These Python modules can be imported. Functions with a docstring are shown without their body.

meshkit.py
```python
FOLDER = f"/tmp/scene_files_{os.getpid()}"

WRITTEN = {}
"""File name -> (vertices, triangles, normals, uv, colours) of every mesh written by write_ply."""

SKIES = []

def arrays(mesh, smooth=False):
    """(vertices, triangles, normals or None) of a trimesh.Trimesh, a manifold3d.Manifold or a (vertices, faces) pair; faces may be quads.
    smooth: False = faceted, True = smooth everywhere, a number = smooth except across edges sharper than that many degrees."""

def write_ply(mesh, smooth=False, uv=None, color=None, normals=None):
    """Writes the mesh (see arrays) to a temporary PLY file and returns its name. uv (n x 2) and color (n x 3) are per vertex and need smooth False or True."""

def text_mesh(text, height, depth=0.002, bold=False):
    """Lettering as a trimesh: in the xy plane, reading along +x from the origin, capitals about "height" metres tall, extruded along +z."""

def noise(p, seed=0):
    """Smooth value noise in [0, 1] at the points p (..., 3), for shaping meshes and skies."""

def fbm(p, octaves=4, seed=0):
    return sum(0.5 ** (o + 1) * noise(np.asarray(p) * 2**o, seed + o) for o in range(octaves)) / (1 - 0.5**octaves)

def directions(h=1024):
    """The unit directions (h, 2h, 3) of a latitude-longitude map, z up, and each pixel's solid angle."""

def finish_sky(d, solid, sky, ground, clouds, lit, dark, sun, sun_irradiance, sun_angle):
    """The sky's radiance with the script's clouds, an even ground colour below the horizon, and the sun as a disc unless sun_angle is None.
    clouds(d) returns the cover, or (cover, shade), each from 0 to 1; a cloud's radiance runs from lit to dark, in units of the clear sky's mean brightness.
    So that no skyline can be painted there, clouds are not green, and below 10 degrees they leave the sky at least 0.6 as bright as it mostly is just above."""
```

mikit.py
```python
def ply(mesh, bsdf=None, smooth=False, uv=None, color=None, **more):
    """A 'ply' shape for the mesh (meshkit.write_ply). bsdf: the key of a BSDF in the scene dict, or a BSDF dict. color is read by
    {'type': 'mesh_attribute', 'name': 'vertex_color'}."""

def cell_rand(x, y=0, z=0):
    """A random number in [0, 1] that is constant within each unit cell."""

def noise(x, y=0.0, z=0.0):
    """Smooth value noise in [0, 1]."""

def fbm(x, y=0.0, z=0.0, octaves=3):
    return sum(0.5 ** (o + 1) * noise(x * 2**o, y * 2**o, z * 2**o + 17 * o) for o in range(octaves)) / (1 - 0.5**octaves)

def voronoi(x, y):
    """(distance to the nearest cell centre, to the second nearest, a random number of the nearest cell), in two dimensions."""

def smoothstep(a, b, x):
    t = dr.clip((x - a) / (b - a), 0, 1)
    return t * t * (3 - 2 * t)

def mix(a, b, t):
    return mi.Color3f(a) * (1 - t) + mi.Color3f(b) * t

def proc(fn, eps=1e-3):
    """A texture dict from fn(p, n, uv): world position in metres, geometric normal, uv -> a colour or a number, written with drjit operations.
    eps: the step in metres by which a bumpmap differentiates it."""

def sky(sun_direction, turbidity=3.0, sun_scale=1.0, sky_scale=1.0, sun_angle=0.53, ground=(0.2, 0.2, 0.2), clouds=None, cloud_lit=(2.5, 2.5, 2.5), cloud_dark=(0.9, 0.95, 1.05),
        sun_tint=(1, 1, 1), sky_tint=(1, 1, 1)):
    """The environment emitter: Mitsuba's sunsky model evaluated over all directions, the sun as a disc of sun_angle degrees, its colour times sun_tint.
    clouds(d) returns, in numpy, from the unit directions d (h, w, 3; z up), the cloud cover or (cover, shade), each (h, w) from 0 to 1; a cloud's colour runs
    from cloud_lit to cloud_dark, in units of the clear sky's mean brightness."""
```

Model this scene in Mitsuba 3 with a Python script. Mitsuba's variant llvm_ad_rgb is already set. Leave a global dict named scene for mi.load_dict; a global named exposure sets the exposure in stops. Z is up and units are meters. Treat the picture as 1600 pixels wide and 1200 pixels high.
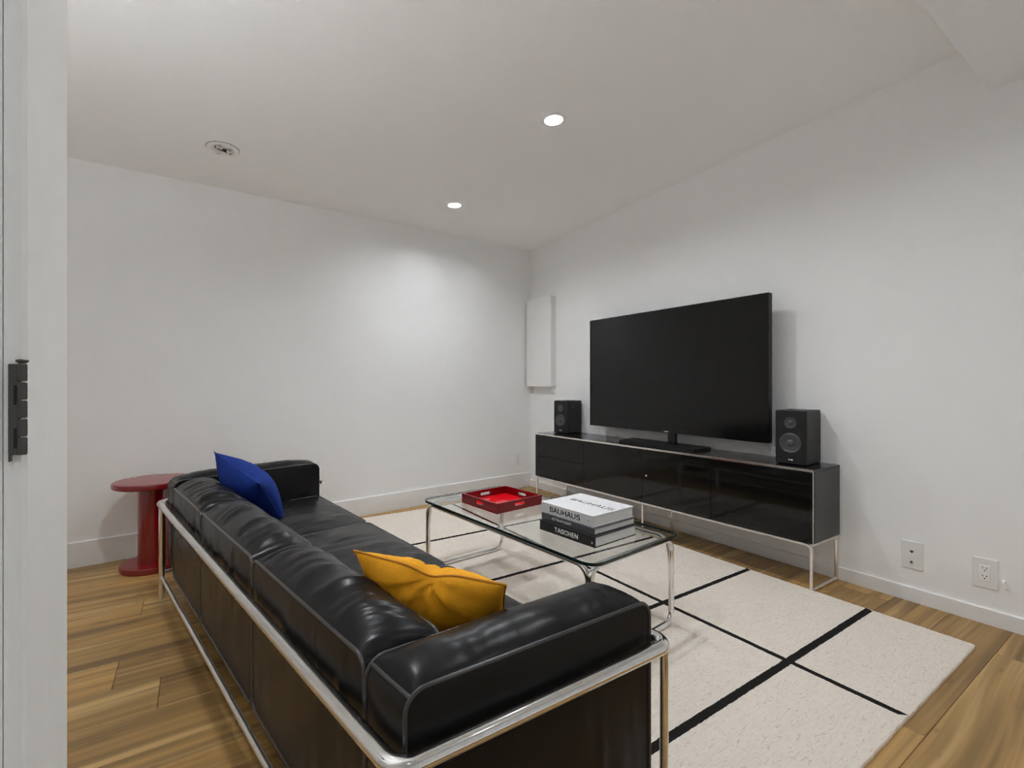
import math, random
import numpy as np, trimesh
import mitsuba as mi
import drjit as dr
import mikit, meshkit
from shapely.geometry import Polygon, Point, box as sbox
from mikit import proc, noise, fbm, cell_rand, smoothstep, mix

T = mi.ScalarTransform4f
scene, labels = {}, {}

# ------------------------------------------------------------------ camera, light levels, exposure
HEAD = math.radians(56.3)
scene['camera'] = {'type': 'perspective', 'fov': math.degrees(2 * math.atan(800 / 740.0)), 'fov_axis': 'x', 'near_clip': 0.02, 'far_clip': 60.0,
                   'to_world': T().look_at(origin=[0, 0, 1.0], target=[math.cos(HEAD), math.sin(HEAD), 1.0], up=[0, 0, 1])}
exposure = 0.1
LAMP = 470.0          # radiance of the lenses of the downlights
LAMP_RGB = (.955, 1.0, 1.045)
HALL = 215.0
FILL_UP = 78.0  # radiance of the added uplighter that fills the ceiling

# ------------------------------------------------------------------ helpers
def put(key, mesh, bsdf, smooth=False, label=None, cat=None, group=None, kind=None, **more):
    if key in scene:
        k = 1
        while f'{key}_{k:03d}' in scene: k += 1
        key = f'{key}_{k:03d}'
    scene[key] = mikit.ply(mesh, bsdf, smooth=smooth, **more)
    tag(key, label, cat, group, kind)
    return key

def tag(key, label=None, cat=None, group=None, kind=None):
    d = {k: v for k, v in (('label', label), ('category', cat), ('group', group), ('kind', kind)) if v}
    if d: labels[key] = {**labels.get(key, {}), **d}

def join(*ms):
    return trimesh.util.concatenate([m for m in ms])

def hull(pts):
    return trimesh.convex.convex_hull(np.asarray(pts, float))

def cbox(lo, hi, c=0.002):
    """A box with chamfered edges."""
    lo, hi = np.minimum(lo, hi).astype(float), np.maximum(lo, hi).astype(float)
    m, h = (lo + hi) / 2, (hi - lo) / 2
    c = min(c, h.min() * .9)
    pts = []
    for s in np.ndindex(2, 2, 2):
        s = np.array(s) * 2 - 1
        for k in range(3):
            o = h - c
            o = o.copy(); o[k] = h[k]
            pts.append(m + s * o)
    return hull(pts)

def plainbox(lo, hi):
    lo, hi = np.asarray(lo, float), np.asarray(hi, float)
    b = trimesh.creation.box(extents=hi - lo); b.apply_translation((lo + hi) / 2)
    return b

def prism(poly, z0, z1):
    m = trimesh.creation.extrude_polygon(poly if isinstance(poly, Polygon) else Polygon(poly), z1 - z0, engine='earcut')
    m.apply_translation([0, 0, z0])
    return m

def fillet(pts, R, closed=False, n=7):
    pts = [np.asarray(p, float) for p in pts]
    out, N = [], len(pts)
    for i, p in enumerate(pts):
        if not closed and i in (0, N - 1):
            out.append(p); continue
        a, b = pts[i - 1] - p, pts[(i + 1) % N] - p
        la, lb = np.linalg.norm(a), np.linalg.norm(b)
        a, b = a / la, b / lb
        ang = math.acos(np.clip(a @ b, -1, 1))
        if math.pi - ang < 0.05: out.append(p); continue
        t = min(R / math.tan(ang / 2), .49 * la, .49 * lb)
        r = t * math.tan(ang / 2)
        c = p + (a + b) / np.linalg.norm(a + b) * (r / math.sin(ang / 2))
        s, e = p + a * t - c, p + b * t - c
        th = math.acos(np.clip(s @ e / (r * r), -1, 1))
        for k in range(n + 1):
            f = k / n
            out.append(c + (math.sin((1 - f) * th) * s + math.sin(f * th) * e) / math.sin(th))
    return np.array(out)

def tube(path, r, sides=14, closed=False):
    p = np.asarray(path, float)
    keep = [0] + [i for i in range(1, len(p)) if np.linalg.norm(p[i] - p[i - 1]) > 1e-6]
    p = p[keep]
    n = len(p)
    if closed: t = np.roll(p, -1, 0) - np.roll(p, 1, 0)
    else:
        d = np.diff(p, axis=0); d /= np.linalg.norm(d, axis=1, keepdims=True)
        t = np.vstack([d[:1], d[:-1] + d[1:], d[-1:]])
    t /= np.linalg.norm(t, axis=1, keepdims=True)
    a = np.cross(t[0], [0, 0, 1.0])
    if np.linalg.norm(a) < 1e-3: a = np.cross(t[0], [1.0, 0, 0])
    A = []
    for k in range(n):
        a = a - (a @ t[k]) * t[k]; a /= np.linalg.norm(a); A.append(a)
    A = np.array(A); B = np.cross(t, A)
    if closed:   # spread the twist that is left at the seam
        a = A[-1] - (A[-1] @ t[0]) * t[0]; a /= np.linalg.norm(a)
        tw = math.atan2(a @ B[0], a @ A[0])
        w = -tw * np.arange(n) / n
        A, B = np.cos(w)[:, None] * A + np.sin(w)[:, None] * B, -np.sin(w)[:, None] * A + np.cos(w)[:, None] * B
    th = np.arange(sides) * 2 * math.pi / sides
    v = p[:, None] + r * (np.cos(th)[None, :, None] * A[:, None] + np.sin(th)[None, :, None] * B[:, None])
    v = v.reshape(-1, 3)
    m = n if closed else n - 1
    i, j = np.meshgrid(np.arange(m), np.arange(sides), indexing='ij')
    i2, j2 = (i + 1) % n, (j + 1) % sides
    q = np.stack([i * sides + j, i * sides + j2, i2 * sides + j2, i2 * sides + j], -1).reshape(-1, 4)
    f = np.vstack([q[:, [0, 1, 2]], q[:, [0, 2, 3]]])
    if not closed:
        v = np.vstack([v, p[0], p[-1]]); k = len(v)
        J = np.arange(sides); J2 = (J + 1) % sides
        f = np.vstack([f, np.stack([J2, J, J * 0 + k - 2], 1), np.stack([(n - 1) * sides + J, (n - 1) * sides + J2, J * 0 + k - 1], 1)])
    return trimesh.Trimesh(v, f[:, ::1], process=False)

def lathe(profile, seg=48):
    """(r, z) pairs turned about z."""
    pr = np.asarray(profile, float)
    m = trimesh.creation.revolve(pr, sections=seg)
    if m.volume < 0: m.invert()
    return m

def xf(m, M):
    m = m.copy(); m.apply_transform(M); return m

def frame(o, x, y, z):
    M = np.eye(4); M[:3, 0], M[:3, 1], M[:3, 2], M[:3, 3] = x, y, z, o
    return M

def rotz(deg, o=(0, 0, 0)):
    a = math.radians(deg)
    return frame(o, [math.cos(a), math.sin(a), 0], [-math.sin(a), math.cos(a), 0], [0, 0, 1])

def rrect(w, h, r, n=6):
    return sbox(-w / 2 + r, -h / 2 + r, w / 2 - r, h / 2 - r).buffer(r, quad_segs=n)

# ------------------------------------------------------------------ materials
def rgb(r, g, b): return {'type': 'rgb', 'value': [r, g, b]}
def princ(key, col, rough=.5, metal=0., spec=.5, bump=None, bscale=1., **kw):
    d = {'type': 'principled', 'base_color': rgb(*col) if isinstance(col, tuple) else col, 'roughness': rough, 'metallic': metal, 'specular': spec, **kw}
    if bump is not None:
        d = {'type': 'bumpmap', 'arbitrary': bump, 'scale': bscale, 'bsdf': d}
    scene[key] = {'type': 'twosided', 'bsdf': d}

scene['mat_wall'] = {'type': 'diffuse', 'reflectance': rgb(.87, .87, .865)}
scene['mat_ceiling'] = {'type': 'diffuse', 'reflectance': rgb(.93, .93, .91)}
princ('mat_trim', (.82, .82, .81), .45)
princ('mat_plate', (.78, .78, .76), .4)
princ('mat_white_plastic', (.84, .84, .83), .35)
princ('mat_dark', (.01, .01, .01), .6)
princ('mat_leather', (.007, .007, .0075), .31, spec=.2)
princ('mat_leather_piping', (.028, .028, .029), .25, spec=.7)
princ('mat_chrome', (.82, .81, .80), .07, metal=1.)
princ('mat_nickel', (.84, .81, .77), .2, metal=1.)
princ('mat_bronze', (.085, .083, .078), .32, metal=.5)
princ('mat_gloss_black', (.004, .004, .004), .05, spec=.34)
princ('mat_side_black', (.014, .013, .012), .25)
princ('mat_matte_black', (.009, .009, .009), .45, spec=.35)
princ('mat_screen', (.0035, .0035, .0035), .13, spec=.36)
princ('mat_cone', (.05, .05, .052), .32)
princ('mat_red', (.17, .003, .006), .09, spec=.85)
princ('mat_tray', (.17, .0015, .004), .12)
princ('mat_tray_floor', (.62, .006, .012), .1)
princ('mat_paper', (.62, .61, .60), .8)
princ('mat_cover_white', (.64, .64, .65), .45)
princ('mat_cover_black', (.012, .012, .014), .35)
princ('mat_cover_grey', (.06, .063, .07), .35)
princ('mat_print_black', (.03, .03, .035), .5)
princ('mat_print_white', (.75, .75, .75), .5)
princ('mat_glass_edge', (.006, .014, .012), .06)
scene['mat_glass'] = {'type': 'thindielectric', 'int_ior': 1.52, 'specular_transmittance': rgb(.90, .935, .92)}

def velvet(key, c):
    def fn(p, n, uv):
        k = fbm(p.x * 60, p.y * 60, p.z * 60)
        return mi.Color3f(*c) * (0.85 + 0.3 * k)
    princ(key, proc(fn), .75, sheen=.35, sheen_tint=.8, spec=.2)
velvet('mat_yellow', (.70, .31, .014))
velvet('mat_blue', (.0035, .020, .145))
princ('mat_yellow_seam', (.42, .17, .008), .8)
princ('mat_blue_seam', (.005, .028, .18), .8)

def wood_fn(p, n, uv):
    """uv.x: metres along the board + 41 m per board; uv.y: metres across + 3 m per board."""
    k = dr.floor(uv.x / 41.0)
    r1, r2, r3 = cell_rand(k, 3), cell_rand(k, 7), cell_rand(k, 11)
    x, y = uv.x, uv.y
    wob = (noise(x * 1.3, y * 3.0, 5) - .5) * .05
    yy = y + wob
    band = fbm(x * .55, yy * 17.0, 2.0, octaves=3)
    fine = fbm(x * 2.2, yy * 95.0, 9.0, octaves=2)
    dark = smoothstep(.56, .78, fbm(x * .9 + 31, yy * 13.0, 4.0, octaves=3))
    light = smoothstep(.55, .8, fbm(x * .7 + 77, yy * 15.0, 8.0, octaves=3))
    knot = smoothstep(.86, .95, noise(x * 9.0, yy * 34.0, 21.0))
    base = mix((.30, .166, .054), (.44, .268, .096), band)
    base = base * (.64 + .46 * r1)
    base = mix(base, mi.Color3f(.60, .405, .180), light * (.35 + .4 * r2))
    base = mix(base, mi.Color3f(.125, .070, .028), dark * (.45 + .45 * r3))
    base = mix(base, mi.Color3f(.09, .05, .022), knot * .25)
    return base * (.70 + .56 * fine)
princ('mat_wood', proc(wood_fn), .42, spec=.4)
princ('mat_bounce_floor', (.75, .75, .74), .4)  # pale so that the unseen hall floor bounces light
princ('mat_subfloor', (.04, .025, .014), .8)

def rug_fn(p, n, uv):
    w = fbm(p.x * 40.0, p.y * 300.0, 1.0, octaves=2)
    s = smoothstep(.66, .82, fbm(p.x * 90.0, p.y * 330.0, 4.0, octaves=2))
    c = mi.Color3f(.68, .61, .54) * (.94 + .12 * w)
    return mix(c, mi.Color3f(.40, .34, .29), s * .45)
def rug_bump(p, n, uv):
    return fbm(p.x * 120.0, p.y * 260.0, 2.0, octaves=2)
princ('mat_rug', proc(rug_fn), .95, spec=.1, bump=proc(rug_bump, 5e-4), bscale=.0006)
princ('mat_rug_stripe', (.014, .013, .012), .95, spec=.1)
scene['mat_lens'] = {'type': 'diffuse', 'reflectance': rgb(.8, .8, .8)}

# ------------------------------------------------------------------ the setting
def zc(x, y): return 2.309 + .0277 * (x - 2.71) - .0388 * (y - 3.765)
CN = np.array([-.0277, .0388, 1.0]); CN /= np.linalg.norm(CN)      # upward normal of the slightly sloped ceiling

CORNER = np.array([2.737, 3.780])
BACKL = np.array([-.576, 3.469])
e = (BACKL - CORNER) / np.linalg.norm(BACKL - CORNER)
FARL = CORNER + e * 4.12                                            # the hidden left corner
nb = np.array([-e[1], e[0]]);  nb = nb if nb[1] > 0 else -nb        # outward normal of the back wall
RB = np.array([2.757, -2.2])                                        # lower right corner of the plan, behind the camera
er = (RB - CORNER) / np.linalg.norm(RB - CORNER)
nr = np.array([1.0, 0.0])
LX, RY = FARL[0], -2.2

def wallstrip(a, b, n, t, z0, z1):
    a, b, n = map(np.asarray, (a, b, n))
    return prism([a, b, b + n * t, a + n * t], z0, z1)

put('floor', prism([(LX - .1, RY - .1), (2.95, RY - .1), (2.95, 4.0), (LX - .1, 3.9)], -.06, -.0125), 'mat_subfloor', kind='structure')
LIGHTS = [(1.519, 1.895), (1.565, 3.103), (1.47, .72), (.10, 1.72), (-.20, -.55), (1.55, -.95)]
cpoly = sbox(LX - .2, RY - .2, 3.0, 4.05)
for lx, ly in LIGHTS: cpoly = cpoly.difference(Point(lx, ly).buffer(.056, quad_segs=12))
cm = prism(cpoly, 0, .12)
cm.vertices[:, 2] += zc(cm.vertices[:, 0], cm.vertices[:, 1])
put('ceiling', cm, 'mat_ceiling', kind='structure')
put('wall_back', wallstrip(FARL - nb * 0 + e * .1, CORNER - e * .1, nb, .1, -.05, 2.7), 'mat_wall', kind='structure')
put('wall_right', wallstrip(CORNER - er * .1, RB, nr, .1, -.05, 2.7), 'mat_wall', kind='structure')
put('wall_left', plainbox((LX - .1, RY, -.05), (LX, FARL[1] + .05, 2.7)), 'mat_wall', kind='structure')
put('wall_rear', plainbox((LX - .1, RY - .1, -.05), (2.95, RY, 2.7)), 'mat_wall', kind='structure')
put('wall_front', plainbox((LX, .42, -.01), (-.16, .537, 2.3)), 'mat_wall', kind='structure')
put('wall_front__header', plainbox((LX, .22, 2.222), (2.752, .537, 2.62)), 'mat_wall')
# baseboards, with a small bevel along the top
def baseboard(a, b, n_in, h, t=.012):
    a, b, n = np.asarray(a), np.asarray(b), np.asarray(n_in)
    pts = []
    for p in (a, b):
        for d, z in ((0, 0), (t, 0), (t, h - .004), (t - .004, h), (0, h)):
            pts.append((*(p + n * d), z))
    return hull(pts)
put('baseboard_back', baseboard(CORNER + e * .012, FARL, -nb, .138), 'mat_trim', kind='structure')
put('baseboard_right', baseboard(CORNER, RB, (-1.0, 0.0), .066), 'mat_trim', kind='structure')

# jamb of the opening in front of the camera, with a stop moulding and casing
put('trim_1', prism([(-.160, .537), (-.0900, .537), (-.0896, .470), (-.0880, .4665), (-.0862, .455), (-.0862, .4075), (-.0885, .405), (-.0960, .405), (-.0975, .413), (-.160, .413)], 0, 2.26),
    'mat_trim', kind='structure')
put('trim_1__casing', prism([(-.175, .4165), (-.0964, .4165), (-.0964, .4046), (-.0985, .4028), (-.175, .4028)], 0, 2.24), 'mat_trim')

# floor boards: 12 rows along x
PW, PL = .1935, 1.22
rng = random.Random(4)
joint = {0: -.10, 1: -.23, 2: .55, 3: -.60, 4: -.20, 5: .35}
bi = 0
for row in range(-11, 11):
    y0 = 2.789 - PW * 5 + PW * (row)      # rows 0.. : 1.82-2.01, 2.01-2.21, ...
    y1 = y0 + PW
    off = joint.get(row, (row * .47 + .13) % PL)
    x = off - PL * 4
    while x < 2.75:
        xa, xb = max(x, LX), min(x + PL, 2.76)
        x += PL
        if xb - xa < .03: continue
        ya, yb = y0, y1
        if row >= 8:    # the last rows run into the slanted back wall
            f = lambda xx: CORNER[1] + (xx - CORNER[0]) * e[1] / e[0] + .002
            yb0, yb1 = min(yb, f(xa)), min(yb, f(xb))
            if max(yb0, yb1) - ya < .02: continue
            yb0, yb1 = max(yb0, ya + .003), max(yb1, ya + .003)
        else: yb0 = yb1 = yb
        g, c, t = .0006, .0012, .0125
        P = [(xa + g, ya + g), (xb - g, ya + g), (xb - g, yb1 - g), (xa + g, yb0 - g)]
        ctr = np.mean(P, 0)
        bot = [(px, py, -t) for px, py in P]; mid = [(px, py, -c) for px, py in P]
        top = [(px + (c if px < ctr[0] else -c), py + (c if py < ctr[1] else -c), 0) for px, py in P]
        v = np.array(bot + mid + top)
        f = []
        for a in range(4):
            b = (a + 1) % 4
            f += [[a, b, 4 + b], [a, 4 + b, 4 + a], [4 + a, 4 + b, 8 + b], [4 + a, 8 + b, 8 + a]]
        f += [[8, 9, 10], [8, 10, 11]]
        uv = np.stack([v[:, 0] + 3 + 41.0 * bi + 8, v[:, 1] + 3.0 * bi], 1)
        put('floor__plank', (v, np.array(f)), 'mat_wood', uv=uv)
        bi += 1

put('floor__hall_bounce_floor', plainbox((LX, RY, -.0125), (2.76, 2.789 - PW * 16 - .0006, 0)), 'mat_bounce_floor')  # unseen hall floor, made pale to throw light up to the ceiling

# ------------------------------------------------------------------ ceiling fixtures
def on_ceiling(x, y, deg=0):
    z = -CN
    a = math.radians(deg)
    xa = np.array([math.cos(a), math.sin(a), 0]); xa -= (xa @ z) * z; xa /= np.linalg.norm(xa)
    return frame((x, y, zc(x, y)), xa, np.cross(z, xa), z)

DEP = .020
princ('mat_trim_ring', (.85, .85, .84), .4)
def downlight(x, y, label, rad=LAMP, r=.047, group=None):
    k = 'ceiling_light'; i = 0
    while k + '__trim_ring' in scene: i += 1; k = f'ceiling_light_{i:03d}'
    M = on_ceiling(x, y)
    ring = lathe([(r - .001, -DEP), (r, .0025), (r + .004, .0048), (r + .013, .0042), (r + .0185, .0008), (r + .0185, 0), (r + .006, 0), (r + .006, -DEP)], 48)
    put(k + '__trim_ring', xf(ring, M), 'mat_trim_ring', smooth=40)
    lens = lathe([(0, -DEP + .002), (r * .97, -DEP + .002), (r + .004, -DEP), (r + .004, -DEP - .004), (0, -DEP - .004)], 40)
    scene[k + '__lens'] = mikit.ply(xf(lens, M), 'mat_lens', smooth=40, emitter={'type': 'area', 'radiance': rgb(*(rad * c for c in LAMP_RGB))})
    tag(k, label, 'ceiling light', group)

downlight(1.519, 1.895, 'lit round downlight in mid ceiling, the nearer and larger of the two')
downlight(1.565, 3.103, 'lit round downlight near the back wall, the farther and smaller of the two')
downlight(1.47, .72, 'lit round downlight above the near end of the rug, beside the header', LAMP * .72)
downlight(.10, 1.72, 'lit round downlight in the left part of the ceiling, behind the sofa', LAMP * 1.35)
downlight(-.20, -.55, 'lit round downlight in the hall ceiling at the left', HALL, .06)
downlight(1.55, -.95, 'unseen round downlight added for fill in the hall ceiling at the right', HALL, .06)  # added out of view; its bounced light fills the room

k = 'added_fill_lamp'      # added uplighter, hidden behind the jamb, to brighten the ceiling
LXY = (-.62, 1.15)
M = np.eye(4); M[:3, 3] = (*LXY, 0)
put(k + '__base', xf(lathe([(0, 0), (.14, 0), (.14, .012), (.13, .02), (0, .024)], 40), M), 'mat_matte_black', smooth=40)
put(k + '__pole', xf(lathe([(0, .02), (.012, .02), (.012, 1.08), (0, 1.08)], 20), M), 'mat_matte_black', smooth=40)
put(k + '__bowl', xf(lathe([(0, 1.075), (.03, 1.075), (.11, 1.10), (.15, 1.14), (.147, 1.142), (.107, 1.106), (0, 1.085)], 40), M), 'mat_matte_black', smooth=40)
disc = lathe([(0, 1.132), (.12, 1.132), (.12, 1.125), (0, 1.125)], 40)
scene[k + '__bulb_plate'] = mikit.ply(xf(disc, M), 'mat_lens', smooth=40, emitter={'type': 'area', 'radiance': rgb(*(FILL_UP * c for c in LAMP_RGB))})
tag(k, 'added black uplighter that fills the ceiling with light, unseen in the left part of the room', 'floor lamp')

# the unlit fixture: white ring, shallow metal dish with chrome lamp holders
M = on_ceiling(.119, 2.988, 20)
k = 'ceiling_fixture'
put(k + '__shadow_ring', xf(lathe([(.03, 0), (.03, .0012), (.0785, .0012), (.0785, 0)], 56), M), 'mat_dark', smooth=40)  # dark ring standing in for the line of shade behind the rim
put(k + '__rim', xf(lathe([(.055, .001), (.0555, .0042), (.060, .0055), (.070, .0050), (.0765, .0028), (.0765, .001)], 56), M), 'mat_white_plastic', smooth=40)
put(k + '__dish', xf(lathe([(.0, .0040), (.045, .0040), (.0552, .0032), (.0552, .001), (0, .001)], 40), M), 'mat_nickel', smooth=40)
for a, rr in ((20, .034), (140, .033), (255, .032)):
    o = np.array([math.cos(math.radians(a)) * rr, math.sin(math.radians(a)) * rr, .003])
    put(k + '__lamp_cup', xf(lathe([(0, .001), (.016, .001), (.0185, .007), (.015, .012), (.010, .007), (0, .006)], 24), M @ frame(o, [1, 0, 0], [0, 1, 0], [0, 0, 1])), 'mat_chrome', smooth=40)
put(k + '__lamp_bar', xf(cbox((-.005, -.046, .0035), (.005, .048, .013), .002), M @ rotz(78, (.004, 0, 0))), 'mat_dark')
tag(k, 'unlit round ceiling fixture with a white rim and chrome cups', 'ceiling fixture')

# ------------------------------------------------------------------ hinge on the jamb
k = 'door_hinge'
hz0, hz1 = .957, 1.0125
hx, hy, hr = -.0874, .4022, .0023
n5 = 5
for i in range(n5):
    a, b = hz0 + (hz1 - hz0) * i / n5, hz0 + (hz1 - hz0) * (i + 1) / n5
    m = lathe([(0, a + .0003), (hr - .0005, a + .0003), (hr, a + .0009), (hr, b - .0009), (hr - .0005, b - .0003), (0, b - .0003)], 24)
    m.apply_translation([hx, hy, 0])
    put(k + '__knuckle', m, 'mat_bronze', smooth=40)
m = lathe([(0, hz1), (.0016, hz1), (.0030, hz1 + .0012), (.0030, hz1 + .0018), (.002, hz1 + .0024), (0, hz1 + .0026)], 24); m.apply_translation([hx, hy, 0])
put(k + '__pin_cap', m, 'mat_bronze', smooth=40)
lf = cbox((-.0934, .4014, hz0 + .0005), (-.0889, .4048, hz1 - .0005), .0004)
put(k + '__leaf', lf, 'mat_bronze')
for zz in (.9935, .9675):
    put(k + '__slot', cbox((-.0909, .4008, zz - .0060), (-.0897, .4022, zz + .0060), .0003), 'mat_dark')
put(k + '__corner_tab', cbox((-.0932, .4008, hz0 - .0035), (-.0918, .4036, hz0 + .002), .0004), 'mat_bronze')
tag(k, 'dark bronze door hinge on the white jamb beside the opening', 'hinge')

# ------------------------------------------------------------------ wall plates
def wallplate(key, y0, y1, z0, z1, xw):
    """A plate on the right wall, facing -x."""
    put(key + '__plate', cbox((xw - .006, y0, z0), (xw + .004, y1, z1), .003), 'mat_plate')
XW = lambda y: CORNER[0] + (RB[0] - CORNER[0]) * (CORNER[1] - y) / (CORNER[1] - RB[1])
k = 'wall_outlet'
xw = XW(.55)
wallplate(k, .510, .590, .1465, .272, xw)
put(k + '__receptacle', cbox((xw - .0085, .533, .176), (xw - .004, .567, .243), .002), 'mat_white_plastic')
for zc_ in (.2265, .1935):
    put(k + '__slot', plainbox((xw - .0088, .5553, zc_ + .001), (xw - .006, .5577, zc_ + .0085)), 'mat_dark')
    put(k + '__slot', plainbox((xw - .0088, .5432, zc_ + .0015), (xw - .006, .5456, zc_ + .008)), 'mat_dark')
    g = lathe([(0, 0), (.0026, 0), (.0026, .003), (0, .003)], 14)
    put(k + '__ground_hole', xf(g, frame((xw - .0089, .5504, zc_ - .006), [0, 1, 0], [0, 0, 1], [1, 0, 0])), 'mat_dark')
tag(k, 'white duplex power outlet plate low on the right wall near the corner of the rug', 'outlet')
k = 'phone_jack'
xw = XW(.79)
wallplate(k, .752, .834, .148, .2765, xw)
heart = Polygon([(0, -.0065), (.0062, .0005), (.0058, .0045), (.003, .0058), (0, .0042), (-.003, .0058), (-.0058, .0045), (-.0062, .0005)])
put(k + '__jack', xf(prism(heart, 0, .003), frame((xw - .0066, .793, .228), [0, -1, 0], [0, 0, 1], [-1, 0, 0]) @ np.diag([1, 1, .3, 1])), 'mat_dark')
put(k + '__coax', xf(lathe([(0, 0), (.0048, 0), (.0048, .008), (.003, .010), (0, .010)], 18), frame((xw - .006, .793, .181), [0, 1, 0], [0, 0, 1], [-1, 0, 0])), 'mat_bronze', smooth=40)
for zz in (.262, .163):
    put(k + '__screw', xf(lathe([(0, 0), (.002, 0), (.002, .0008), (0, .0012)], 12), frame((xw - .006, .793, zz), [0, 1, 0], [0, 0, 1], [-1, 0, 0])), 'mat_nickel')
tag(k, 'white telephone and coax plate with dark jacks, low on the right wall beside the console', 'wall plate')
# small white hook beside the outlet
k = 'wall_hook'
xw = XW(.49)
put(k + '__base', xf(lathe([(0, 0), (.006, 0), (.006, .003), (.004, .005), (0, .005)], 18), frame((xw, .494, .193), [0, 1, 0], [0, 0, 1], [-1, 0, 0])), 'mat_white_plastic', smooth=40)
put(k + '__hook', tube(fillet([(xw - .002, .494, .193), (xw - .024, .494, .193), (xw - .024, .486, .172), (xw - .008, .480, .163)], .006), .0038, 10), 'mat_white_plastic', smooth=40)
tag(k, 'small white cable hook on the right wall next to the power outlet', 'hook')
# small outlet on the back wall
k = 'wall_outlet_001'
o = np.array([2.569, CORNER[1] + (2.569 - CORNER[0]) * e[1] / e[0], 0])
Mb = frame(o, [-e[0], -e[1], 0], [0, 0, 1], [-nb[0], -nb[1], 0])
def onback(m): return xf(m, Mb)
put(k + '__plate', onback(cbox((-.036, .220, -.003), (.036, .338, .006), .003)), 'mat_white_plastic')
put(k + '__receptacle', onback(cbox((-.017, .246, .003), (.017, .312, .0085), .002)), 'mat_plate')
for zz in (.262, .296):
    for sx in (-.006, .006):
        put(k + '__slot', onback(plainbox((sx - .0013, zz - .004, .0075), (sx + .0013, zz + .004, .0089))), 'mat_dark')
tag(k, 'small white outlet plate low on the back wall near the room corner', 'outlet')

# ------------------------------------------------------------------ panel cover in the corner of the right wall
k = 'wall_cabinet'
xf0, xb0 = 2.672, XW(3.5)
put(k + '__door', cbox((xf0, 3.378, .976), (xf0 + .018, 3.752, 1.803), .002), 'mat_trim')
put(k + '__case', cbox((xf0 + .020, 3.382, .980), (xb0 + .002, 3.752, 1.799), .001), 'mat_plate')
put(k + '__bracket', hull([(xf0 + .004, y, .978) for y in (3.738, 3.752)] + [(xb0 - .002, y, .978) for y in (3.738, 3.752)] + [(xb0 - .002, y, .905) for y in (3.738, 3.752)]), 'mat_plate')
tag(k, 'tall flat white cabinet hung on the right wall in the room corner', 'cabinet')

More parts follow.
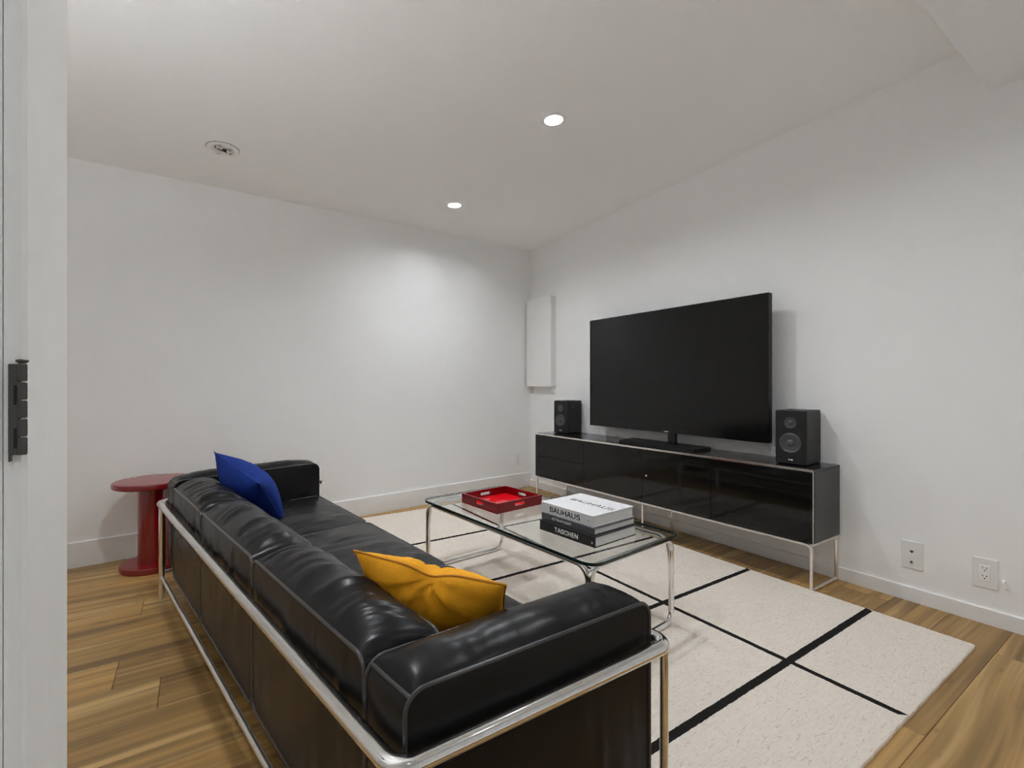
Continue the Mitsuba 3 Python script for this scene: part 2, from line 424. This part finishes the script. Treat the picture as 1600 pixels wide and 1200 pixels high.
# ------------------------------------------------------------------ rug
RX0, RX1, RY0, RY1, RH = .905, 2.458, .518, 3.515, .0115
rr = np.random.RandomState(3)
def wavy(a, b, n, amp=.0012):
    a, b = np.array(a), np.array(b)
    d = (b - a) / np.linalg.norm(b - a); nn = np.array([-d[1], d[0]])
    return [tuple(a + (b - a) * i / n + nn * amp * (rr.rand() - .5) * 2) for i in range(n)]
rp = Polygon(wavy((RX0, RY0), (RX1, RY0), 60) + wavy((RX1, RY0), (RX1, RY1), 90) + wavy((RX1, RY1), (RX0, RY1), 60) + wavy((RX0, RY1), (RX0, RY0), 90)).buffer(-.01).buffer(.01)
put('rug__pile', join(prism(rp, 0.0003, RH - .0015), prism(rp.buffer(-.0015), RH - .0016, RH)), 'mat_rug')
def stripe(a, b, w):
    a, b = np.array(a), np.array(b)
    d = (b - a) / np.linalg.norm(b - a); nn = np.array([-d[1], d[0]])
    p = Polygon(wavy(a - nn * w / 2, b - nn * w / 2, 160, .0011) + wavy(b + nn * w / 2, a + nn * w / 2, 160, .0011))
    put('rug__stripe', prism(p, RH - .001, RH + .0008), 'mat_rug_stripe', label='black woven stripe')
for y, w in ((.858, .028), (1.402, .024), (2.04, .024), (2.762, .024)):
    stripe((RX0 + .002, y), (RX1 - .001, y), w)
for x in (1.757,):
    stripe((x, RY0 + .002), (x, RY1 - .002), .021)
tag('rug', 'cream woven rug with a black line grid under the coffee table', 'rug')

# ------------------------------------------------------------------ sofa: u along (far to near), v from back to front
FB, FF, NB, NF = map(np.array, ((-.133, 2.75), (.599, 2.947), (.245, .671), (.858, .673)))
L, D = 2.2, .68
def sofa_map(P):
    P = np.asarray(P, float)
    a, b = (P[..., 0] / L)[..., None], (P[..., 1] / D)[..., None]
    xy = (1 - a) * ((1 - b) * FB + b * FF) + a * ((1 - b) * NB + b * NF)
    return np.concatenate([xy, P[..., 2:3]], -1)

def cushion(ha, hw, hc, R, b_plus, b_minus, crown, ends, na, nw, nc, folds=0., seed=0, top_axis='c', fold_dir=0):
    """A box cushion in (a, w, c): w its thickness with a sewn edge round each big face. Returns a mesh in those coordinates, centred."""
    def grid(h, n): 
        s = np.linspace(-1, 1, n + 1)
        s = np.sign(s) * (1 - (1 - np.abs(s)) ** 1.35) 
        return s * h
    A, W, C = grid(ha, na), grid(hw, nw), grid(hc, nc)
    V, Fc, at = [], [], 0
    def face(X, Y, fn, flip):
        nonlocal at
        gx, gy = np.meshgrid(X, Y, indexing='ij')
        V.append(fn(gx, gy).reshape(-1, 3))
        i, j = np.meshgrid(np.arange(len(X) - 1), np.arange(len(Y) - 1), indexing='ij')
        n = len(Y)
        q = np.stack([i * n + j, (i + 1) * n + j, (i + 1) * n + j + 1, i * n + j + 1], -1).reshape(-1, 4)
        if flip: q = q[:, ::-1]
        Fc.append(q + at); at += len(X) * len(Y)
    o = np.ones
    for s in (-1, 1):
        face(A, C, lambda x, y: np.stack([x, o(x.shape) * s * hw, y], -1), s > 0)
        face(A, W, lambda x, y: np.stack([x, y, o(x.shape) * s * hc], -1), s < 0)
        face(W, C, lambda x, y: np.stack([o(x.shape) * s * ha, x, y], -1), s < 0)
    V, Fc = np.vstack(V), np.vstack(Fc)
    m = trimesh.Trimesh(V, np.vstack([Fc[:, [0, 1, 2]], Fc[:, [0, 2, 3]]]), process=False)
    m.merge_vertices()
    P = np.array(m.vertices)
    a, w, c = P.T
    fa, fw, fc = np.clip(1 - (a / ha) ** 2, 0, 1), np.clip(1 - (w / hw) ** 2, 0, 1), np.clip(1 - (c / hc) ** 2, 0, 1)
    # rounded outline of the big faces
    da, dc = np.maximum(np.abs(a) - (ha - R), 0), np.maximum(np.abs(c) - (hc - R), 0)
    hyp = np.hypot(da, dc); sc = np.where(hyp > 1e-9, np.maximum(da, dc) / np.maximum(hyp, 1e-9), 1)
    a2 = np.sign(a) * (np.minimum(np.abs(a), ha - R) + da * sc)
    c2 = np.sign(c) * (np.minimum(np.abs(c), hc - R) + dc * sc)
    ga, gc = 1 - np.abs(a / ha) ** 5, 1 - np.abs(c / hc) ** 5
    ft = np.clip(fa, 0, 1) ** .6 * np.clip(fc, 0, 1) ** .6
    nz = (meshkit.fbm(np.stack([a * 33 + w * 9 * math.copysign(1, .5 - seed % 2), w * 5, c * 4], -1) + seed * 7.3, 3, seed) - .5) * 2
    nz2 = (meshkit.fbm(np.stack([a * 8, w * 6, c * 6], -1) + seed * 3.1, 2, seed + 9) - .5) * 2
    env = .25 + .75 * meshkit.noise(np.stack([a * 4.2, w * 3, c * 3], -1) + 11.7 * seed, seed)
    fold = folds * (nz * env + .7 * nz2)
    w2 = w + np.where(w > 0, b_plus, -b_minus) * np.abs(w / hw) * ft + np.sign(w) * np.abs(w / hw) ** 3 * fold * .45 * np.clip(fa * fc * 3, 0, 1)
    dcr = (crown * fw ** .8 * ga + fold * np.clip(fw * 2.2, 0, 1) * np.clip(ga * 1.5, 0, 1)) * np.where(c > 0, (c / hc) ** 3, 0)
    den = -ends * fw * np.abs(a / ha) ** 9 * np.sign(a) * -1 * np.clip(gc, 0, 1)
    m.vertices = np.stack([a2 + den, w2, c2 + dcr], -1)
    return m

def seam_loop(ha, hw, hc, R, s):
    th = np.linspace(0, math.pi / 2, 7)
    pts = []
    for q, (sa, sc_) in enumerate(((1, 1), (-1, 1), (-1, -1), (1, -1))):
        for t in (th if q % 2 == 0 else th[::-1]):
            pts.append((sa * (ha - R + R * math.cos(t)), s * hw, sc_ * (hc - R + R * math.sin(t))))
    pts = np.array(pts); out = []
    for i in range(len(pts)):
        p, q = pts[i], pts[(i + 1) % len(pts)]
        n = max(1, int(np.linalg.norm(q - p) / .05))
        out += [p + (q - p) * t / n for t in range(n)]
    return np.array(out)

def place(kind, lo, hi):
    """Local (a, w, c) -> sofa (u, v, z) for the cushion's kind."""
    ctr = (np.array(lo) + np.array(hi)) / 2
    order = {'back': (0, 1, 2), 'arm': (1, 0, 2), 'seat': (0, 2, 1)}[kind]      # sofa axis of a, w, c
    def f(P):
        out = np.zeros_like(P)
        for k, ax in enumerate(order): out[..., ax] = P[..., k]
        return out + ctr
    return f, [((np.array(hi) - np.array(lo)) / 2)[ax] for ax in order], kind in ('arm', 'seat')

def sofa_cushion(name, kind, lo, hi, R, bp, bm, crown, folds, seed, n=(70, 18, 30), cross=(), pr=.0042):
    f, (ha, hw, hc), mirrored = place(kind, lo, hi)
    if kind == 'seat':
        m = cushion(ha, hw, hc, R, bp, bm, 0, .0, *n, folds=folds, seed=seed)
    else:
        m = cushion(ha, hw, hc, R, bp, bm, crown, .006, *n, folds=folds, seed=seed)
    m.vertices = sofa_map(f(np.array(m.vertices)))
    if mirrored: m.invert()
    m.fix_normals()
    key = put(name, m, 'mat_leather', smooth=42)
    tubes = [tube(sofa_map(f(seam_loop(ha, hw, hc, R, s))), pr, 8, closed=True) for s in (-1, 1)]
    for sa in cross:     # seam across the boxing at the top end
        q = np.array([(sa * (ha - R * .3), w, hc - R * .3) for w in np.linspace(-hw, hw, 9)])
        tubes.append(tube(sofa_map(f(q)), pr, 8))
    put(key + '__piping', join(*tubes), 'mat_leather_piping', smooth=60)

S = 'sofa'
Z0 = .115
sofa_cushion(S + '__arm_cushion', 'arm', (2.040, .030, Z0), (2.172, .655, .523), .036, .008, .012, .030, .0085, 2, (70, 16, 30), cross=(-1,))
sofa_cushion(S + '__arm_cushion', 'arm', (-.050, .030, Z0), (.080, .655, .550), .036, .010, .008, .028, .0075, 5, (50, 12, 24), cross=(-1,))
for i, (a, b) in enumerate(((.086, .680), (.686, 1.352), (1.358, 2.034))):
    sofa_cushion(S + '__back_cushion', 'back', (a, .030, Z0), (b, .192, .523), .034, .020, .010, .048, .0145, 11 + i, (90, 24, 30))
for i, (a, b) in enumerate(((.086, .738), (.742, 1.392), (1.396, 2.034))):
    sofa_cushion(S + '__seat_cushion', 'seat', (a, .205, .205), (b, .648, .366), .03, .030, .0, 0, .026, 21 + i, (60, 10, 46))
def sofa_box(lo, hi):
    n = 10
    m = plainbox(lo, hi)
    m = m.subdivide().subdivide()
    m.vertices = sofa_map(np.array(m.vertices)); return m
put(S + '__base', sofa_box((.086, .2, .15), (2.034, .64, .2)), 'mat_matte_black')
def sofa_tube(pts, R, r, closed=False, sides=16):
    return tube(sofa_map(fillet(pts, R, closed)), r, sides, closed)
put(S + '__top_rail', sofa_tube([(L - .16, D + .006, .43), (L, D + .006, .43), (L, 0, .43), (-.085, 0, .43), (-.085, D + .006, .43), (.075, D + .006, .43)], .035, .0148), 'mat_chrome', smooth=50)
put(S + '__bottom_rail', sofa_tube([(L - .006, D, .097), (L - .006, 0.0, .097), (-.07, 0.0, .097), (-.07, D, .097)], .035, .0088, closed=True), 'mat_chrome', smooth=50)
for (u, v, z0, r) in ((0, 0, 0, .0128), (L - .03, 0, 0, .0128), (L - .012, D + .006, 0, .0095), (-.06, D + .006, 0, .0095)):
    x, y, _ = sofa_map(np.array([u, v, 0.]))
    m = lathe([(0, z0), (r - .001, z0), (r, z0 + .001), (r, .43), (0, .43)], 24); m.apply_translation([x, y, 0])
    put(S + '__leg', m, 'mat_chrome', smooth=50)
tag(S, 'black leather three seat sofa with a polished chrome tube frame, seen from behind', 'sofa')

# ------------------------------------------------------------------ pillows
def pillow(sw, sh, th, dent=0., seed=0, n=54, bow=.07, wr=.004):
    """Local: x along the top edge, y up, z the thickness."""
    g = np.linspace(-1, 1, n + 1); g = np.sign(g) * (1 - (1 - np.abs(g)) ** 1.5)
    a, b = np.meshgrid(g, g, indexing='ij')
    X = sw * a * (1 - bow * (1 - b ** 2)); Y = sh * b * (1 - bow * (1 - a ** 2))
    tt = th * (np.clip(1 - a ** 2, 0, 1) * np.clip(1 - b ** 2, 0, 1)) ** .55
    dn = dent * np.exp(-((a - .02) / .22) ** 2) * np.clip((b + .15) / 1.15, 0, 1) ** 1.5
    Y = Y - dn
    t2 = tt * (.72 if dent else 1.0)
    tt = tt * (1 - .42 * (dn / max(dent, 1e-9)) * (dent > 0) * np.clip(b, 0, 1))
    p3 = np.stack([a * 5 + b * 2, b * 1.8, a * 0 + seed], -1)
    nz = (meshkit.fbm(p3, 3, seed) - .5) * 2
    rad = np.hypot(a, b - 1); ang = np.arctan2(a, 1 - b)
    rip = np.sin(ang * 9 + 2 * nz) * np.exp(-(rad / .75) ** 2) * (dent > 0)
    w = np.clip((1 - a ** 2) * (1 - b ** 2) * 4, 0, 1)
    q1, q2 = tt + (nz * wr + rip * .006) * w, -t2 + ((meshkit.fbm(p3 + 40, 3, seed + 1) - .5) * 2 * wr + rip * .005) * w
    q1, q2 = np.maximum(q1, 0), np.minimum(q2, 0)
    N = n + 1
    V = np.vstack([np.stack([X, Y, q1], -1).reshape(-1, 3), np.stack([X, Y, q2], -1).reshape(-1, 3)])
    i, j = np.meshgrid(np.arange(n), np.arange(n), indexing='ij')
    q = np.stack([i * N + j, (i + 1) * N + j, (i + 1) * N + j + 1, i * N + j + 1], -1).reshape(-1, 4)
    F = np.vstack([q, q[:, ::-1] + N * N]); F = np.vstack([F[:, [0, 1, 2]], F[:, [0, 2, 3]]])
    m = trimesh.Trimesh(V, F, process=False); m.merge_vertices()
    idx = [(t, 0) for t in range(n)] + [(n, t) for t in range(n)] + [(n - t, n) for t in range(n)] + [(0, n - t) for t in range(n)]
    rim = np.array([(X[s], Y[s], 0) for s in idx])
    return m, rim

def put_pillow(key, A, B, down, sh, th, mat, seam, label, cat='pillow', **kw):
    """A, B: the ends of the top edge; down: a vector towards the bottom edge; sh: half the height."""
    A, B, down = map(lambda q: np.asarray(q, float), (A, B, down))
    x = (B - A); W = np.linalg.norm(x); x /= W
    y = -(down - (down @ x) * x); y /= np.linalg.norm(y)
    z = np.cross(x, y)
    m, rim = pillow(W / 2, sh, th, **kw)
    M = frame((A + B) / 2 - y * sh, x, y, z)
    put(key + '__cover', xf(m, M), mat, smooth=True)
    rim = trimesh.transform_points(rim, M)
    put(key + '__piping', tube(rim, .0026, 8, closed=True), seam, smooth=60)
    tag(key, label, cat)

put_pillow('yellow_pillow', (.296, 1.085, .625), (.536, .827, .582), (.732 * .15, .681 * .15, -.19), .135, .075, 'mat_yellow', 'mat_yellow_seam',
           'mustard yellow pillow with a dented top, in the near corner of the sofa', dent=.026, seed=3)
put_pillow('blue_pillow', (.069, 2.543, .69), (.219, 2.237, .584), (.16, .03, -.24), .14, .088, 'mat_blue', 'mat_blue_seam',
           'cobalt blue velvet pillow leaning on the far end of the sofa', dent=0., seed=6)

# ------------------------------------------------------------------ red side table
k = 'side_table'
X, Y = -.193, 3.262
def at(m, x, y, z=0): 
    m = m.copy(); m.apply_translation([x, y, z]); return m
put(k + '__top', at(lathe([(0, .445), (.176, .445), (.181, .448), (.183, .453), (.183, .468), (.181, .473), (.177, .4755), (0, .4755)], 72), X, Y), 'mat_red', smooth=35)
put(k + '__column', at(lathe([(0, .018), (.073, .018), (.071, .10), (.0695, .30), (.0695, .4455), (0, .4455)], 56), X, Y), 'mat_red', smooth=35)
put(k + '__base', at(lathe([(0, 0), (.147, 0), (.150, .003), (.150, .026), (.147, .031), (.142, .033), (0, .033)], 64), X, Y), 'mat_red', smooth=35)
tag(k, 'glossy red round pedestal side table behind the sofa at the back wall', 'side table')

# ------------------------------------------------------------------ coffee table
k = 'coffee_table'
MT = rotz(5.4, (1.328, 1.802, 0))     # local x across, local y along
GL, GW, GR, GZ = 1.205, .545, .055, .386
outer = rrect(GW, GL, GR, 8)
top = trimesh.creation.extrude_polygon(outer.buffer(-.0035), .001, engine='earcut')
# one sheet of glass (it carries both of its reflections itself) with the polished edge round it
v2, f2 = trimesh.creation.triangulate_polygon(outer.buffer(-.0030), engine='earcut')
sheet = trimesh.Trimesh(np.column_stack([v2, np.full(len(v2), GZ - .0006)]), f2, process=False)
put(k + '__glass_top', xf(sheet, MT), 'mat_glass', label='clear glass top')
edge = prism(outer.difference(outer.buffer(-.0045)), GZ - .010, GZ)
put(k + '__glass_edge', xf(edge, MT), 'mat_glass_edge', smooth=30, label='dark green polished glass edge')
lx, ly, tr = GW / 2 - .024, GL / 2 - .034, .0112
zt, zb = GZ - .0105 - tr, RH + tr
for s in (-1, 1):
    loop = fillet([(-lx, s * ly, zb), (lx, s * ly, zb), (lx, s * ly, zt), (-lx, s * ly, zt)], .05, True)
    put(k + '__end_frame', xf(tube(loop, tr, 16, True), MT), 'mat_chrome', smooth=50)
for s in (-1, 1):
    rail = fillet([(s * lx, -ly + .1 * tr, zt - .105), (s * lx, -ly + 1.5 * tr, zt - .0005), (s * lx, ly - 1.5 * tr, zt - .0005), (s * lx, ly - .1 * tr, zt - .105)], .05)
    put(k + '__side_rail', xf(tube(rail, tr, 16), MT), 'mat_chrome', smooth=50)
tag(k, 'low glass coffee table with a bent chrome tube frame on the rug', 'coffee table')

# tray
k = 'serving_tray'
TS, TH, TT = .292, .048, .009
MK = rotz(6.5, (1.307, 2.056, GZ + .0002))
def tray_wall(deg):
    w = sbox(-TS / 2, .0, TS / 2, TH)
    slot = sbox(-.026, .027, .026, .027).buffer(.0075)
    m = trimesh.creation.extrude_polygon(w.difference(slot), TT, engine='earcut')
    M = frame((0, 0, 0), [1, 0, 0], [0, 0, 1], [0, -1, 0])
    m = xf(m, M); m.apply_translation([0, -TS / 2 + TT, 0])
    return xf(m, rotz(deg))
for d in (0, 90, 180, 270):
    m = tray_wall(d)
    put(k + '__side', xf(m, MK), 'mat_tray')
put(k + '__bottom', xf(plainbox((-TS / 2 + TT, -TS / 2 + TT, .002), (TS / 2 - TT, TS / 2 - TT, .009)), MK), 'mat_tray_floor')
tag(k, 'square glossy red tray with slot handles on the glass table', 'tray')

# books
def book(key, cx, cy, deg, w, l, z, h, cover, label, stretch=1.0, board=.0028, over=.004, title=None, cover_title=None, group=None, marks=()):
    """Spine on local -x; l along local y, w along x."""
    M = rotz(deg, (cx, cy, z))
    bl, wd = l / 2, w / 2
    parts = [cbox((-wd, -bl, 0), (wd, bl, board), .0007), cbox((-wd, -bl, h - board), (wd, bl, h), .0007), cbox((-wd, -bl, .0005), (-wd + board + .001, bl, h - .0005), .0012)]
    put(key + '__cover', xf(join(*parts), M), cover)
    put(key + '__pages', xf(plainbox((-wd + board, -bl + over, board), (wd - over, bl - over, h - board)), M), 'mat_paper')
    if title:
        txt, th, mat, off, zoff, bold = title
        m = meshkit.text_mesh(txt, th, .0006, bold=bold)
        m.vertices[:, 0] *= stretch
        # on the spine: reads from far (+y) to near (-y)
        S_ = frame((-wd - .0001, bl - off, zoff), [0, -1, 0], [0, 0, 1], [-1, 0, 0])
        put(key + '__spine_title', xf(m, M @ S_), mat)
    for (yy, zz, s, mat) in marks:
        put(key + '__spine_mark', xf(cbox((-wd - .0005, -s / 2 + yy, zz - s * .8), (-wd + .001, s / 2 + yy, zz + s * .8), .0002), M), mat)
    if cover_title:
        txt, th, mat, ox, oy = cover_title
        m = meshkit.text_mesh(txt, th, .0005)
        m.vertices[:, 0] *= 1.15
        C_ = frame((ox, oy, h), [0, -1, 0], [1, 0, 0], [0, 0, 1])
        put(key + '__cover_title', xf(m, M @ C_), mat)
    tag(key, label, 'book', group)
bz = GZ + .0002
book('book', 1.350, 1.463, 5.5, .252, .306, bz, .041, 'mat_cover_black', 'thick black book with a white spine title, lowest of the stack on the glass table',
     stretch=1.15, title=('TASCHEN', .0175, 'mat_print_white', .088, .012, True), marks=((-.137, .016, .005, 'mat_print_white'),))
book('book_001', 1.363, 1.475, 4.5, .246, .300, bz + .0412, .0245, 'mat_cover_grey', 'thin dark grey book in the middle of the stack on the glass table',
     title=('BITTEN NOTSZCHT', .0085, 'mat_print_white', .066, .008, True))
book('book_002', 1.369, 1.487, 4.5, .246, .298, bz + .0659, .0435, 'mat_cover_white', 'thick white book with black lettering, topmost of the stack on the glass table',
     stretch=1.3, title=('BAUHAUS', .0205, 'mat_print_black', .052, .0115, True), cover_title=('BAUHAUS', .031, 'mat_print_black', -.004, .098), marks=((-.125, .021, .0025, 'mat_print_black'),))

# ------------------------------------------------------------------ media console: s along y (near to far), d from front to back
k = 'media_console'
CF0, CF1 = np.array([2.447, 1.083]), np.array([2.374, 3.205])
CB0, CB1 = np.array([2.7335, 1.083]), np.array([2.7255, 3.205])
def con(P):
    P = np.asarray(P, float)
    s, d = P[..., :1], P[..., 1:2]
    xy = (1 - s) * ((1 - d) * CF0 + d * CB0) + s * ((1 - d) * CF1 + d * CB1)
    return np.concatenate([xy, P[..., 2:3]], -1)
CLEN = 2.122
def sy(y): return (y - 1.083) / CLEN
def cb(s0, s1, d0, d1, z0, z1, c=.0015):
    """Chamfered box in console coordinates; d in metres from the front."""
    m = cbox((s0 * CLEN, d0, z0), (s1 * CLEN, d1, z1), c)
    v = np.array(m.vertices); v[:, 0] /= CLEN
    dep = .2865 + v[:, 0] * (.3515 - .2865)
    v[:, 1] = np.where(v[:, 1] > .2, 1 - (.30 - v[:, 1]) / dep, v[:, 1] / dep)
    m.vertices = con(v); m.fix_normals(); return m
BZ0, BZ1 = .232, .588
put(k + '__carcass', join(cb(0, 1, .019, .30, BZ0, BZ1 - .014)), 'mat_side_black')
put(k + '__top', cb(0, 1, .003, .30, BZ1 - .0135, BZ1, .001), 'mat_gloss_black', label='glossy black top')
put(k + '__front_trim', cb(0, 1, -.001, .004, BZ1 - .0115, BZ1 + .0002, .0008), 'mat_nickel', label='pale metal strip along the top edge')
sp = [0., sy(1.612), sy(2.098), sy(2.632), 1.]
g = .0011
for a, b in ((sp[0], sp[1]), (sp[1], sp[2]), (sp[2], sp[3])):
    put(k + '__door', cb(a + g / CLEN, b - g / CLEN, 0.001, .018, BZ0, BZ1 - .0135, .0008), 'mat_gloss_black')
for z0, z1 in ((BZ0, .4015), (.4035, BZ1 - .0135)):
    put(k + '__drawer', cb(sp[3] + g / CLEN, sp[4], 0.001, .018, z0, z1, .0008), 'mat_gloss_black')
kn = con(np.array([sy(2.052), -.0, .412]))
put(k + '__door_001__knob', xf(lathe([(0, 0), (.003, 0), (.003, .006), (.0062, .009), (.0062, .013), (.004, .015), (0, .0155)], 20), frame(kn, [0, 1, 0], [0, 0, 1], [-1, 0, 0])), 'mat_nickel', smooth=40, label='small metal knob')
put(k + '__end_edge', cb(-.0006, .0006, -.0005, .005, BZ0, BZ1 - .012, .0006), 'mat_nickel', label='thin pale corner strip')
fr = .0085
def cpt(s, d, z):
    dep = .2865 + s * (.3515 - .2865)
    return con(np.array([s, d / dep, z]))
dB = lambda s: .2865 + s * (.3515 - .2865) - .012
zr = BZ0 - fr
s0, s1, sm = .0050, .9950, sy(2.098)
# front and back rails, bent down into the outer legs
for d in ('front', 'back'):
    q = lambda s: (.010 if d == 'front' else dB(s))
    path = fillet([cpt(s0, q(s0), fr), cpt(s0, q(s0), zr), cpt(s1, q(s1), zr), cpt(s1, q(s1), RH + fr)], .03)
    put(k + '__base_frame', tube(path, fr, 14), 'mat_nickel', smooth=50)
for s in (s0, s1):
    put(k + '__floor_bar', tube([cpt(s, .010, fr + (RH if s > .5 else 0)), cpt(s, dB(s), fr + (RH if s > .5 else 0))], fr, 14), 'mat_nickel', smooth=50)
    put(k + '__top_bar', tube([cpt(s, .010, zr), cpt(s, dB(s), zr)], fr, 14), 'mat_nickel', smooth=50)
for d in (.010, dB(sm)):
    put(k + '__middle_leg', tube([cpt(sm, d, 0.0), cpt(sm, d, zr)], fr * .8, 14), 'mat_nickel', smooth=50)
tag(k, 'long low glossy black media console on a pale metal frame at the right wall', 'media console')

# ------------------------------------------------------------------ television
k = 'television'
TX, TY0, TY1, TZ0, TZ1 = 2.600, 1.371, 2.780, .6755, 1.500
put(k + '__housing', cbox((TX + .002, TY0, TZ0), (TX + .034, TY1, TZ1), .003), 'mat_matte_black')
put(k + '__rear_bulge', cbox((TX + .030, TY0 + .18, TZ0 + .06), (TX + .055, TY1 - .18, TZ1 - .25), .012), 'mat_matte_black')
put(k + '__screen', cbox((TX - .001, TY0 + .012, TZ0 + .020), (TX + .006, TY1 - .012, TZ1 - .012), .0004), 'mat_screen', label='dark glossy screen')
bz_ = [sbox(TY0, TZ0, TY1, TZ1).difference(sbox(TY0 + .0125, TZ0 + .0205, TY1 - .0125, TZ1 - .0125))]
bez = trimesh.creation.extrude_polygon(bz_[0], .006, engine='earcut')
put(k + '__bezel', xf(bez, frame((TX - .003, 0, 0), [0, 1, 0], [0, 0, 1], [1, 0, 0])), 'mat_gloss_black')
put(k + '__emblem', cbox((TX - .0035, 2.030, TZ0 + .006), (TX, 2.066, TZ0 + .012), .0003), 'mat_nickel')
put(k + '__neck', join(cbox((TX + .004, 1.985, .60), (TX + .030, 2.045, .74), .004)), 'mat_gloss_black')
bp = Polygon([(2.492, 1.765), (2.492, 2.372), (2.700, 2.430), (2.700, 1.785)]).buffer(-.006).buffer(.006)
bpt = prism(bp, BZ1 + .0003, BZ1 + .012)
put(k + '__stand_base', join(bpt, prism(bp.buffer(-.003), BZ1 + .012, BZ1 + .0145)), 'mat_matte_black')
tag(k, 'large black flat television standing on the console', 'television')

# ------------------------------------------------------------------ loudspeakers
def speaker(key, x, y, deg, w, d, h, label):
    """Front on local -x; (x, y) the middle of the front's foot."""
    M = rotz(deg, (x, y, BZ1 + .0003))
    body = cbox((0, -w / 2, .002), (d, w / 2, h), .004)
    put(key + '__cabinet', xf(body, M), 'mat_matte_black')
    put(key + '__baffle', xf(cbox((-.004, -w / 2 + .001, .003), (.002, w / 2 - .001, h - .001), .004), M), 'mat_matte_black')
    foot = [at(lathe([(0, -.0), (.008, 0), (.008, .003), (0, .003)], 14), a, b) for a in (.02, d - .02) for b in (-w / 2 + .02, w / 2 - .02)]
    F = lambda yy, zz: M @ frame((-.0035, yy, zz), [0, -1, 0], [0, 0, 1], [-1, 0, 0])
    R1, R2 = w * .345, w * .165
    zw, zt_ = h * .40, h * .775
    put(key + '__woofer', xf(lathe([(R1, 0), (R1 * 1.02, .003), (R1 * .93, .0055), (R1 * .86, .003), (R1 * .80, .004), (R1 * .74, .002), (R1 * .36, .0012), (R1 * .33, .0035), (R1 * .2, .007), (0, .0085)], 48), F(0, zw)), 'mat_cone', smooth=35)
    put(key + '__tweeter', xf(lathe([(R2 * 1.25, 0), (R2 * 1.2, .003), (R2 * .95, .002), (R2 * .55, .0008), (R2 * .5, .003), (R2 * .3, .0055), (0, .0065)], 40), F(0, zt_)), 'mat_cone', smooth=35)
    put(key + '__emblem', xf(join(cbox((-.0048, -.012, h * .082), (-.003, -.001, h * .082 + .0055), .0003), cbox((-.0048, .002, h * .082), (-.003, .010, h * .082 + .0055), .0003)), M), 'mat_print_white', label='small white maker mark')
    tag(key, label, 'speaker')
speaker('bookshelf_speaker', 2.525, 1.222, 6, .146, .198, .276, 'black two way bookshelf speaker on the near end of the console, right of the television')
speaker('bookshelf_speaker_001', 2.535, 3.065, 9, .150, .178, .272, 'black two way bookshelf speaker on the far end of the console, left of the television')
